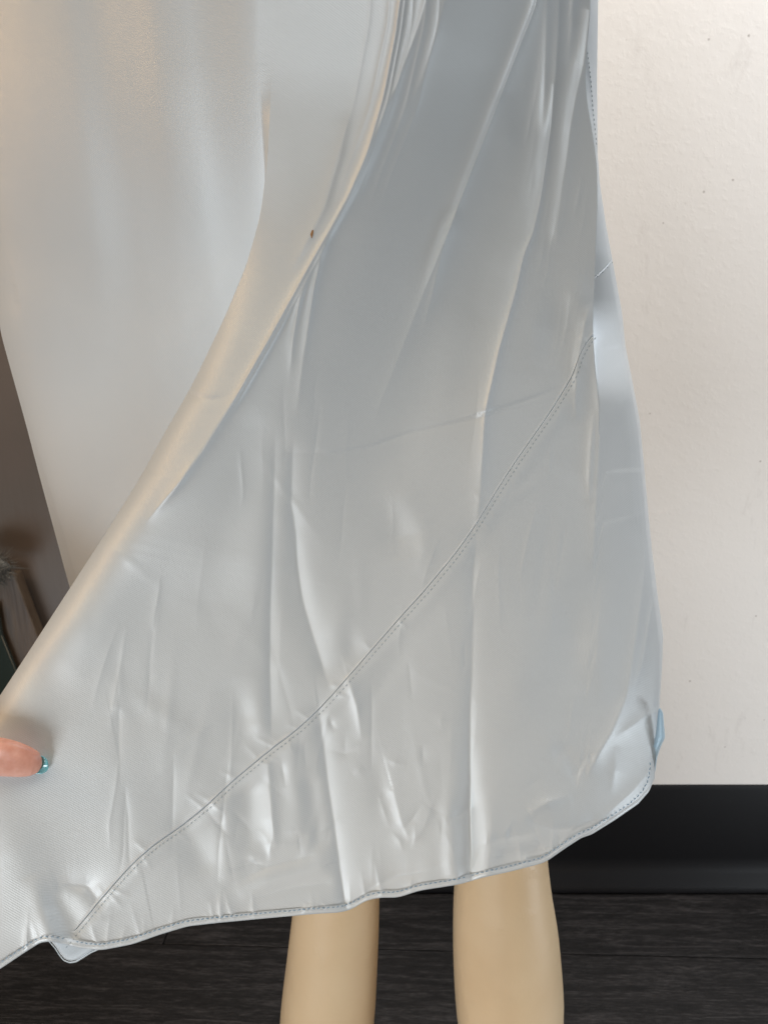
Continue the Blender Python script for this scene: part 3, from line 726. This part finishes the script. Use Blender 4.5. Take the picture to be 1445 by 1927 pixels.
# ------------------------------------------------------------------ mannequin legs
mann = tag(empty('mannequin', (0, 0, 0)), 'beige plastic mannequin legs standing under the skirt hem', 'mannequin')
def leg(spec, foot_dir):
    calf = 1.0 if foot_dir > 0 else 0.0
    """spec rows: z, centre x, centre y, half width x, half depth y"""
    s = np.array(spec, float); z = np.linspace(s[0, 0], s[-1, 0], 110)
    o_ = np.argsort(s[:, 0]); q = [np.interp(z, s[o_, 0], s[o_, i]) for i in range(1, 5)]
    kk = np.hanning(17); kk /= kk.sum()
    q = [np.convolve(np.pad(a, 8, mode='reflect', reflect_type='odd'), kk, 'valid') for a in q]
    th = np.linspace(0, 2 * np.pi, 65)[:-1]
    rows = []
    for i in range(len(z)):
        cx, cy, rx, ry = (a[i] for a in q)
        shin = 1 + .05 * np.exp(-((th + np.pi / 2 + np.pi) % (2 * np.pi) - np.pi) ** 2 / .25) * 1.0
        r = shin + calf * .10 * np.exp(-((th - .25 + np.pi) % (2 * np.pi) - np.pi) ** 2 / .05) * float(sstep(.47, .36, z[i]))
        rows.append(np.stack([cx + rx * np.cos(th) * r, cy + ry * np.sin(th) * r, np.full(64, z[i])], -1))
    G_ = np.array(rows); n = len(G_); vs = G_.reshape(-1, 3); fs = []
    for i in range(n - 1):
        for j in range(64):
            a = i * 64 + j; b = i * 64 + (j + 1) % 64; fs.append((a, b, b + 64, a + 64))
    fs.append(tuple(range(63, -1, -1))); fs.append(tuple((n - 1) * 64 + j for j in range(64)))
    return mesh_obj('leg', vs, fs, M_MANN, mann)
LY = .60
def legspec(pts):
    # pts: y px, x left px, x right px
    out = []
    for (y, xl, xr) in pts:
        a = P3(xl, y, LY)[()]; b = P3(xr, y, LY)[()]
        z = (a[2] + b[2]) / 2; cx = (a[0] + b[0]) / 2; hw = (b[0] - a[0]) / 2
        out.append((z, cx, LY, hw, hw * 1.05))
    return out
def finish(sp, lean):
    sp = sorted(sp, key=lambda r: -r[0]); z0, cx0, cy, hw0, hd0 = sp[0]; zb, cxb, _, hwb, hdb = sp[-1]
    top = [(.86, cx0 - lean * .02, LY + .10, .060, .05), (.72, cx0 - lean * .01, LY + .08, .056, .05), (.56, cx0, LY + .035, .052, .052)]
    bot = [(.16, cxb + lean * .008, LY + .01, .040, .043), (.09, cxb + lean * .012, LY + .012, .032, .037), (.05, cxb + lean * .012, LY - .02, .034, .07), (.012, cxb + lean * .014, LY - .045, .040, .115), (.0, cxb + lean * .014, LY - .045, .038, .11)]
    return sorted(top + sp + bot, key=lambda r: r[0])
lr = legspec([(1500, 868, 1020), (1580, 862, 1026), (1640, 856, 1030), (1700, 853, 1040), (1760, 852, 1047), (1820, 853, 1052), (1880, 856, 1057), (1927, 860, 1060)])
ll = legspec([(1560, 566, 716), (1640, 561, 714), (1700, 553, 714), (1740, 548, 713), (1800, 541, 711), (1860, 533, 708), (1927, 525, 705)])
rleg = leg(finish(lr, 1), 1); lleg = leg(finish(ll, -1), -1)
# calf muscle edge behind the shin of the right leg (a second contour at its outer side)
def ridge_part():
    rows = []
    zs = np.linspace(.46, .30, 24); 
    pts = [(1648, 1034), (1660, 1037), (1680, 1041), (1720, 1045), (1780, 1051), (1850, 1056), (1927, 1061)]
    return pts

# ------------------------------------------------------------------ hand
HY = .405
hand = tag(empty('person', (0, 0, 0)), 'hand pinching the satin at the left edge, one fingertip with a teal nail in view', 'person')
def loft(name, cen, rad_w, rad_d, mat, parent, normal_Y, n=40, seg=28, cap=True):
    """tube along px path cen with half width (px) and half depth (px), at distance normal_Y(px)"""
    c = np.array(cen, float); t = np.linspace(0, 1, len(c)); tt = np.linspace(0, 1, n)
    cs = np.stack([np.interp(tt, t, c[:, 0]), np.interp(tt, t, c[:, 1])], 1)
    rw = np.interp(tt, t, rad_w); rd = np.interp(tt, t, rad_d); Yc = np.interp(tt, t, normal_Y)
    for a in (cs[:, 0], cs[:, 1], rw, rd):
        k_ = np.array([1, 2, 3, 2, 1]) / 9.; a[2:-2] = np.convolve(a, k_, 'valid')
    tg = np.gradient(cs, axis=0); tg /= np.hypot(tg[:, 0], tg[:, 1])[:, None]; nr = np.stack([-tg[:, 1], tg[:, 0]], 1)
    th = np.linspace(0, 2 * np.pi, seg + 1)[:-1]; rows = []
    for i in range(n):
        q = cs[i] + nr[i] * (rw[i] * np.cos(th))[:, None]
        rows.append(P3(q[:, 0], q[:, 1], Yc[i] - rd[i] * np.sin(th) * .00029))
    G_ = np.array(rows); vs = list(G_.reshape(-1, 3)); fs = []
    for i in range(n - 1):
        for j in range(seg):
            a = i * seg + j; b = i * seg + (j + 1) % seg; fs.append((a, a + seg, b + seg, b))
    fs.append(tuple(range(seg))); fs.append(tuple((n - 1) * seg + j for j in range(seg - 1, -1, -1)))
    return vs, fs
TY = float(front_Y(np.array([40.]), np.array([1425.]))[0])
PATH = [(-330, 1400), (-260, 1408), (-180, 1417), (-110, 1424), (-60, 1425), (-25, 1424), (0, 1424), (20, 1427), (40, 1431), (55, 1434), (65, 1436), (72, 1438), (77, 1439), (79.5, 1439.5)]
WID = [52, 48, 44, 42, 40, 38, 36.8, 35, 32, 28, 24.5, 19, 12, 3]
DEP = [46, 44, 40, 36, 34, 32, 30, 27, 24, 20, 16.5, 12, 7, 1.5]
off = np.array([-.004, -.006, -.006, -.006, -.008, -.010, -.0105, -.010, -.0088, -.0075, -.0065, -.0055, -.005, -.0045])
fv, ff = loft('finger', PATH, WID, DEP, M_SKIN, hand, list(TY + off * .8), n=70, seg=40)
hv, hf = list(fv), list(ff)
def more(cen, w_, d_, Ys):
    v_, f_ = loft('x', cen, w_, d_, M_SKIN, hand, list(Ys), n=36, seg=26)
    k0 = len(hv); hv.extend(v_); hf.extend([tuple(i + k0 for i in f) for f in f_])
more([(-860, 1560), (-700, 1520), (-560, 1490), (-450, 1480), (-370, 1480), (-330, 1485)], [70, 72, 110, 135, 120, 60], [60, 60, 62, 60, 50, 30], TY + np.array([.05, .045, .035, .028, .028, .028]))   # wrist and palm
for q_, (y0_, y1_, x1_, w1_) in enumerate([(1395, 1440, -120, 32), (1450, 1500, -105, 33), (1505, 1560, -125, 31), (1560, 1610, -165, 27)]):
    more([(-400, y0_), (-330, y0_ - 4), (-260, (y0_ + y1_) / 2 - 8), (-200, y1_ - 10), (x1_ - 30, y1_), (x1_, y1_ + 4), (x1_ + 14, y1_ + 6)], [w1_ + 4, w1_ + 3, w1_, w1_ - 2, w1_ - 5, w1_ - 12, 3], [w1_, w1_, w1_ - 2, w1_ - 4, w1_ - 8, w1_ - 14, 3], TY + np.array([.030, .032, .040, .042, .036, .033, .032]))
mesh_obj('hand', hv, hf, M_SKIN, hand)
# nail: thin curved plate beyond the tip, seen from below
rows = []
for a in np.linspace(0, 1, 14):
    row = []
    for s_ in np.linspace(-1, 1, 17):
        yy = 1437 + s_ * 20.0 * (1 - .10 * a); xx = 60 + a * (32.0 - 15.0 * abs(s_) ** 3.4) + .10 * (yy - 1438)
        row.append(P3(xx, yy + 1.5 * a, TY - .0010 - .0035 * s_ ** 2))
    rows.append(row)
nl = grid_obj('fingernail', np.array(rows), M_NAIL, hand)
md = nl.modifiers.new('thick', 'SOLIDIFY'); md.thickness = .0006
